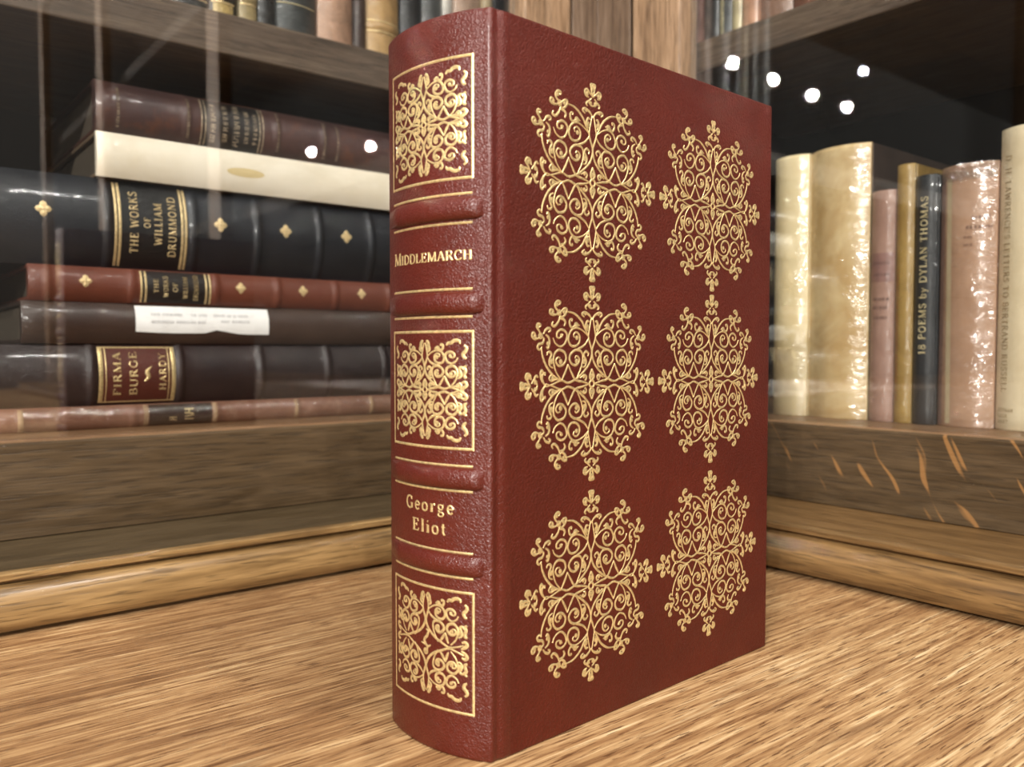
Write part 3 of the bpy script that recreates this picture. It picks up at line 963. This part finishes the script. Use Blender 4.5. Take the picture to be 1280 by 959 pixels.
brown = leather('russet_calf', srgb(98, 52, 38), srgb(112, 62, 46), 0.4, 1.0, 0.0004, 0.15, None, 0.2)
b = Book('russet leather book with gilt quatrefoils and a black title label, in the flat stack', G1, flat(-0.3320, YS, 0.1605), 0.28, 0.0222, 0.19, brown, 0.0045,
         bands=(0.010, 0.0590, 0.1130, 0.1575, 0.2035, 0.2500), band_h=0.0010)
b.patch(0.0650, 0.1085, leather('black_label_leather', srgb(24, 22, 21), srgb(32, 28, 26), 0.35), 'label')
for x in (0.0645, 0.0672, 0.1062, 0.1089):
    b.line(x, 0.0013, OLD_GOLD)
for i, (s, a, c) in enumerate((('THE', 0.007, 0.0165), ('WORKS', 0.0045, 0.0185), ('OF', 0.008, 0.0145), ('WILLIAM', 0.004, 0.0185), ('DRUMMOND', 0.0030, 0.0200))):
    b.text_up(s, (0.0750, 0.0812, 0.0872, 0.0938, 0.1008)[i], a, c, 0.0030, OLD_GOLD, bold=1.2)
for x in (0.0314, 0.1303, 0.1769, 0.2249):
    b.quatrefoil(x, 0.0034, OLD_GOLD)

black = leather('black_morocco', srgb(27, 30, 35), srgb(35, 38, 44), 0.28, 1.0, 0.0004, 0.3, None, 0.2)
b = Book('thick black leather book with gilt quatrefoils and gilt title, in the flat stack', G1, flat(-0.395, YS, 0.1829), 0.33, 0.0572, 0.20, black, 0.010,
         bands=(0.028, 0.1085, 0.1618, 0.2065, 0.2540, 0.2975), band_h=0.0012)
b.patch(0.1120, 0.1575, leather('black_label_leather', srgb(20, 20, 21), srgb(28, 27, 27), 0.35), 'label')
for x in (0.1128, 0.1152, 0.1540, 0.1564):
    b.line(x, 0.0017, OLD_GOLD, lo=0.03, hi=0.97)
for i, (s, a, c) in enumerate((('THE WORKS', 0.010, 0.0500), ('OF', 0.0265, 0.0335), ('WILLIAM', 0.0160, 0.0435), ('DRUMMOND', 0.0090, 0.0490))):
    b.text_up(s, (0.1262, 0.1335, 0.1410, 0.1500)[i], a, c, (0.0050, 0.0038, 0.0048, 0.0048)[i], OLD_GOLD, bold=1.25)
for x in (0.0718, 0.1798, 0.2270, 0.2755):
    b.quatrefoil(x, 0.0042, OLD_GOLD)

vellum = paper('cream_vellum', srgb(222, 211, 190), srgb(234, 225, 208), 0.38, 26, 0.5, 0.25, 'X')
b = Book('smooth cream vellum book lying second from the top of the flat stack', G1, flat(-0.2925, YS, 0.2404), 0.245, 0.0284, 0.17, vellum, 0.0035,
         boards=leather('vellum_dull', srgb(120, 100, 80), srgb(100, 84, 68), 0.5))
STAIN = paper('vellum_stain', srgb(206, 186, 140), srgb(212, 194, 152), 0.4, 60)
st = MB().blob(0.0955, 0.0135, 0.0135, b.fm, 0.00012, 20, 0.0032).build('stain', STAIN, b.spine)
tag(st, 'yellow stain')

pur = leather('purple_brown_calf', srgb(72, 54, 54), srgb(88, 64, 60), 0.32, 0.8, 0.0005, 0.5, srgb(112, 72, 54), 0.3)
b = Book('worn purplish-brown leather book with faded gilt lettering on top of the flat stack', G1, flat(-0.2925, YS, 0.2689), 0.245, 0.0332, 0.17, pur, 0.0085,
         bands=(0.0560, 0.1190, 0.1555), band_h=0.0007, boards=leather('worn_board', srgb(84, 52, 40), srgb(60, 40, 34), 0.5))
b.patch(0.0665, 0.1070, leather('black_label_leather', srgb(38, 36, 36), srgb(48, 45, 44), 0.3, 1, 0.0004, 0.5), 'label')
FADED = gold('faded_gilt', (0.52, 0.42, 0.30, 1), 0.5, 0.3, 0.5, 400)
for x in (0.0655, 0.0680, 0.1060, 0.1085):
    b.line(x, 0.0009, FADED)
b.marks([(0.0712, 0.0748, 0.004, 0.029, 'z'), (0.0795, 0.0831, 0.005, 0.029, 'z'), (0.0872, 0.0912, 0.004, 0.030, 'z'), (0.0948, 0.0980, 0.006, 0.028, 'z'), (0.1010, 0.1040, 0.006, 0.027, 'z')], FADED, seed=3)
for k, x in enumerate((0.0118, 0.0555, 0.1185, 0.1545, 0.1655)):
    b.marks([(x, x + 0.002, 0.004, 0.030, 'z')], FADED, 'gilt_roll', 6 + k)

# --- upright books, right bookcase (ZB: shelf board)
ZB = 0.0797
tan = paper('tan_parchment', srgb(222, 198, 152), srgb(196, 164, 112), 0.38, 30, 0.9, 0.35, 'Z', .38, .62)
tan2 = paper('pale_parchment', srgb(236, 220, 180), srgb(224, 204, 158), 0.38, 30, 0.9, 0.35, 'Z')
dkb = leather('dark_brown_board', srgb(70, 56, 48), srgb(58, 46, 40), 0.5)


FILM2 = cling(0.10, 120)


def rbook(label, y0, y1, h, depth, cover, xs=YS, **k):
    return Book(label, G2, stand_right(xs, y1, ZB), h, abs(y1 - y0) - 0.0002, depth, cover, **k)


b = rbook('pale yellow parchment book standing right against the edge of the red book', -0.0440, -0.0733, 0.1985, 0.15, tan2, bulge=0.0058)
tag(b.patch(0.001, 0.196, FILM2, 'clear_jacket', 0.02, 0.98, 0.0006), 'crinkled clear film')
b = rbook('thick tan parchment book beside the pale yellow one, its brown side showing', -0.0736, -0.1206, 0.1985, 0.16, tan, bulge=0.0080, boards=dkb)
tag(b.patch(0.001, 0.196, FILM2, 'clear_jacket', 0.02, 0.98, 0.0006), 'crinkled clear film')
pinkm = paper('dusty_pink_cloth', srgb(160, 128, 114), srgb(146, 114, 100), 0.5, 60, 0.8, 0.35, 'Z')
b = rbook('short dusty pink book squeezed in next to the thick tan book', -0.1240, -0.1415, 0.1615, 0.12, pinkm, bulge=0.0038)
INKD = plain('brown_ink', srgb(96, 72, 68), 0.7)
band = b.patch(0.098, 0.118, paper('darker_pink_label', srgb(140, 106, 98), srgb(130, 98, 92), 0.5, 60, 0.6, 0.3, 'Z'), 'label')
b.marks([(0.104 - 0.0022, 0.104, 0.003, 0.014, 'z'), (0.112 - 0.0022, 0.112, 0.003, 0.014, 'z'), (0.087 - 0.0022, 0.087, 0.003, 0.014, 'z'), (0.081 - 0.0022, 0.081, 0.004, 0.013, 'z'), (0.074 - 0.0022, 0.074, 0.004, 0.013, 'z')], INKD, 'printed_lines', 11)
ochre = paper('ochre_cloth', srgb(160, 132, 74), srgb(140, 112, 58), 0.42, 60, 0.8, 0.3, 'Z')
b = rbook('thin ochre book between the short pink book and the black one', -0.1422, -0.1548, 0.1770, 0.13, ochre, bulge=0.003)
b.marks([(0.016, 0.105, 0.0088, 0.0108, 'x')], plain('rust_ink', srgb(160, 104, 62), 0.6), 'faded_lettering', 13)
blk = leather('black_cloth', srgb(28, 30, 33), srgb(36, 38, 41), 0.4, 1.4, 0.0003, 0.6, None, 0.3)
b = rbook('thin black book with gold poem title running up the spine', -0.1553, -0.1698, 0.1675, 0.13, blk, bulge=0.0034)
PALE_GOLD = gold('pale_gilt', (0.72, 0.62, 0.36, 1), 0.4, 0.3, 0.2, 500)
b.text_along('18 POEMS by DYLAN THOMAS', 0.0470, 0.1530, 0.0050, 0.0046, PALE_GOLD, bold=1.1)
pink2 = paper('salmon_cloth', srgb(188, 152, 126), srgb(172, 136, 110), 0.45, 40, 1.0, 0.5, 'Z')
b = rbook('salmon pink book in a crinkled clear jacket, between the black and the cream one', -0.1702, -0.2058, 0.1705, 0.14, pink2, bulge=0.0075)
b.patch(0.001, 0.163, pinkm, 'worn_edge_strip', 0.88, 0.99)
strip = MB().grid([[b.fm(0.002 + (0.160) * i / 20, b.T * (0.74 - 0.05 * (1 - i / 20) + 0.10 * j), 0.0003) for j in range(2)] for i in range(21)]).build(
    'pale_strip', paper('cream_strip', srgb(206, 190, 158), srgb(192, 174, 140), 0.5, 60, 0.8, 0.3, 'Z'), b.spine)
tag(strip, 'cream paper strip')
b.marks([(0.128, 0.1302, 0.003, 0.016, 'z'), (0.134, 0.1362, 0.004, 0.013, 'z'), (0.117, 0.1188, 0.013, 0.017, 'z'), (0.122, 0.1238, 0.013, 0.018, 'z')], plain('brown_print', srgb(116, 84, 76), 0.7), 'printed_lines', 15)
cl = []
rnd = random.Random(5)
for i in range(7):
    cl.append([tuple(Vector(b.fm(min(b.L, 0.160 + 0.0018 * i), b.T * j / 24, 0.0010)) + Vector((max(0, 0.160 + 0.0018 * i - b.L) + rnd.uniform(-.0005, .0005), rnd.uniform(-.0008, .0002), 0))) for j in range(25)])
FILM = cling()
MB().grid(cl).build('clear_jacket_edge', FILM, b.spine)
tag(b.patch(0.001, 0.166, FILM2, 'clear_jacket', 0.02, 0.98, 0.0008), 'crinkled clear film')
ivory = paper('ivory_paper', srgb(228, 214, 184), srgb(216, 200, 168), 0.42, 40, 0.8, 0.3, 'Z')
b = rbook('tall ivory book with tan lettering down its spine, at the photo right edge', -0.2066, -0.2400, 0.1885, 0.15, ivory, bulge=0.0075)
INKB = plain('tan_ink', srgb(160, 138, 104), 0.7)
b.text_along("D. H. LAWRENCE'S LETTERS TO BERTRAND RUSSELL", 0.0240, 0.1715, b.T - 0.0043, 0.0040, INKB, down=True, bold=0.9)
for i, s in enumerate(('GOTHAM', 'BOOK', 'MART')):
    f = lambda u, v, o, i=i: b.fm(0.0115 - 0.0036 * i + v, b.T - 0.0022 - u, o + 0.0003)
    lettering(MB(), s, 0.0023, f, (0.0105, 0.0070, 0.0075)[i], 0.12, None, 0.0002).build('lettering', INKB, b.spine)


# --- books on the upper shelves (only their feet show)
def up_mat(i, c, coat=0.8):
    d = tuple(x * 0.8 for x in c)
    return paper('upper_binding_%s' % i, srgb(*c), srgb(*d), 0.4, 60, coat, 0.4, 'Z')


def lbook(label, x0, x1, c, gilt=(), h=0.19, ys=0.150):
    b = Book(label, G3, stand_left(x1, ys, 0.3509), h, x1 - x0 - 0.0003, 0.14, up_mat(label.split()[0] + str(round(x0, 3)), c), bands=gilt and tuple(gilt) or ())
    for x in gilt:
        b.line(x - 0.004, 0.0012, OLD_GOLD)
        b.line(x + 0.004, 0.0012, OLD_GOLD)
    return b


b = lbook('black upright book with gilt foot, leftmost on the upper left shelf', -0.2450, -0.2194, (34, 34, 32), (0.020,))
b.patch(0.001, 0.010, OLD_GOLD, 'gilt_panel', 0.1, 0.9)
b = lbook('black upright book with a broad gilt panel, second from left on the upper left shelf', -0.2190, -0.2012, (44, 40, 32), (0.022,))
b.patch(0.003, 0.017, paper('gilt_panel_paint', srgb(200, 178, 120), srgb(150, 126, 80), 0.4, 300, 0.5), 'gilt_panel', 0.12, 0.9)
b = lbook('narrow book with a cream and gold spine on the upper left shelf', -0.1990, -0.1860, (168, 150, 108), (0.025,))
lbook('plain black upright book next to the narrow cream and gold one', -0.1855, -0.1728, (28, 30, 30))
b = lbook('dark slate grey upright book with pale rules on the upper left shelf', -0.1720, -0.1400, (56, 60, 60))
for x in (0.006, 0.010, 0.030):
    b.line(x, 0.0007, PALE_GOLD)
lbook('glossy pinkish-tan upright book on the upper left shelf', -0.1385, -0.1098, (182, 146, 122))
lbook('thin dark brown upright book beside the glossy pinkish-tan one', -0.1092, -0.0998, (62, 44, 36))
b = lbook('marbled gold-tan upright book just left of the red book top', -0.0990, -0.0690, (186, 152, 104), (0.031,))
lbook('glossy black upright book behind the top left corner of the red book', -0.0682, -0.0488, (30, 31, 32))
lbook('grey upright book behind the top of the red spine', -0.0482, -0.0292, (76, 78, 78))
lbook('thin off-white upright book behind the top of the red spine', -0.0288, -0.0190, (204, 200, 192))
lbook('pale pinkish-tan upright book behind the highest corner of the red book', -0.0185, 0.0130, (186, 158, 138))
lbook('thin cream upright book right behind the highest corner of the red book', 0.0135, 0.0230, (196, 178, 146))
lbook('glossy dark upright book beside the door stile on the upper left shelf', 0.0235, 0.0445, (48, 48, 50))


def r2book(label, y0, y1, c, xs=0.150, h=0.19):
    b = Book(label, G4, stand_right(xs, y1, 0.3770), h, y0 - y1 - 0.0003, 0.14, up_mat('r' + str(round(y0, 3)), c))
    return b


r2book('thin rose pink upright book nearest the corner on the upper right shelf', 0.0400, 0.0345, (190, 140, 134))
r2book('thin rose pink upright book second from the corner on the upper right shelf', 0.0342, 0.0283, (198, 150, 142))
r2book('black upright book in shiny film on the upper right shelf', 0.0275, 0.0120, (26, 28, 30))
b = r2book('black upright book with cream lettered strip on the upper right shelf', 0.0115, -0.0015, (38, 38, 36))
b.patch(0.002, 0.12, paper('lettered_strip', srgb(196, 186, 150), srgb(120, 112, 86), 0.4, 260, 0.6), 'cream_strip', 0.50, 0.86)
r2book('cream yellow upright book on the upper right shelf', -0.0018, -0.0112, (214, 200, 160))
r2book('orange-pink upright book on the upper right shelf', -0.0115, -0.0262, (206, 158, 128))
r2book('brownish pink upright book on the upper right shelf', -0.0266, -0.0560, (150, 118, 100))
r2book('reddish brown upright book furthest right on the upper right shelf', -0.0565, -0.0880, (128, 90, 74))

# ------------------------------------------------------------------ light: small ceiling spots of the shop, and a dim warm room
w = bpy.data.worlds.new('room_light')
SC.world = w
w.use_nodes = True
nt = w.node_tree
nt.nodes.clear()
wo = nt.nodes.new('ShaderNodeOutputWorld')
bg = nt.nodes.new('ShaderNodeBackground')
tc = nt.nodes.new('ShaderNodeTexCoord')
sx = nt.nodes.new('ShaderNodeSeparateXYZ')
rp = nt.nodes.new('ShaderNodeValToRGB')
mr = nt.nodes.new('ShaderNodeMath')
mr.operation = 'MULTIPLY_ADD'
mr.inputs[1].default_value = 0.5
mr.inputs[2].default_value = 0.5
nt.links.new(tc.outputs['Generated'], sx.inputs[0])
nt.links.new(sx.outputs['Z'], mr.inputs[0])
nt.links.new(mr.outputs[0], rp.inputs[0])
el = rp.color_ramp.elements
el[0].position = 0.40
el[0].color = (0.10, 0.085, 0.07, 1)
el[1].position = 1.0
el[1].color = (1.0, 0.93, 0.84, 1)
e2 = el.new(0.62)
e2.color = (0.30, 0.27, 0.24, 1)
nt.links.new(rp.outputs[0], bg.inputs['Color'])
bg.inputs['Strength'].default_value = WORLD
nt.links.new(bg.outputs[0], wo.inputs['Surface'])


def spot(name, loc, target, power, radius, color=(1.0, 0.965, 0.915)):
    d = bpy.data.lights.new(name, 'AREA')
    d.shape = 'DISK'
    d.size = radius * 2
    d.energy = power
    d.color = color
    o = bpy.data.objects.new(name, d)
    o.location = loc
    v = Vector(target) - Vector(loc)
    o.rotation_euler = v.to_track_quat('-Z', 'Y').to_euler()
    COL.objects.link(o)
    return o


ROW = ((-3.96, -2.80, 2.0), (-4.46, -2.83, 2.0), (-4.99, -2.86, 2.0), (-5.47, -2.86, 2.0))
for p in ROW + ((-2.88, -6.79, 2.0), (-3.21, -6.25, 2.0)):
    spot('ceiling_spot', p, (-0.2, -0.1, 0.1), P_ROW, 0.030)
spot('ceiling_spot', (-4.78, -2.35, 2.0), (-0.2, -0.1, 0.1), P_ROW * 0.1, 0.022, (0.7, 0.85, 1.0))
for p, k in KEYS:
    spot('ceiling_spot', p, (-0.25, -0.2, 0.05), k, 0.06)

SC.view_settings.view_transform = VIEW
SC.view_settings.look = 'None'
SC.view_settings.exposure = EXPOSURE
SC.view_settings.gamma = GAMMA
SC.cycles.max_bounces = 10
SC.cycles.transparent_max_bounces = 16
SC.cycles.sample_clamp_indirect = 0.0
SC.cycles.caustics_reflective = False
SC.cycles.caustics_refractive = False
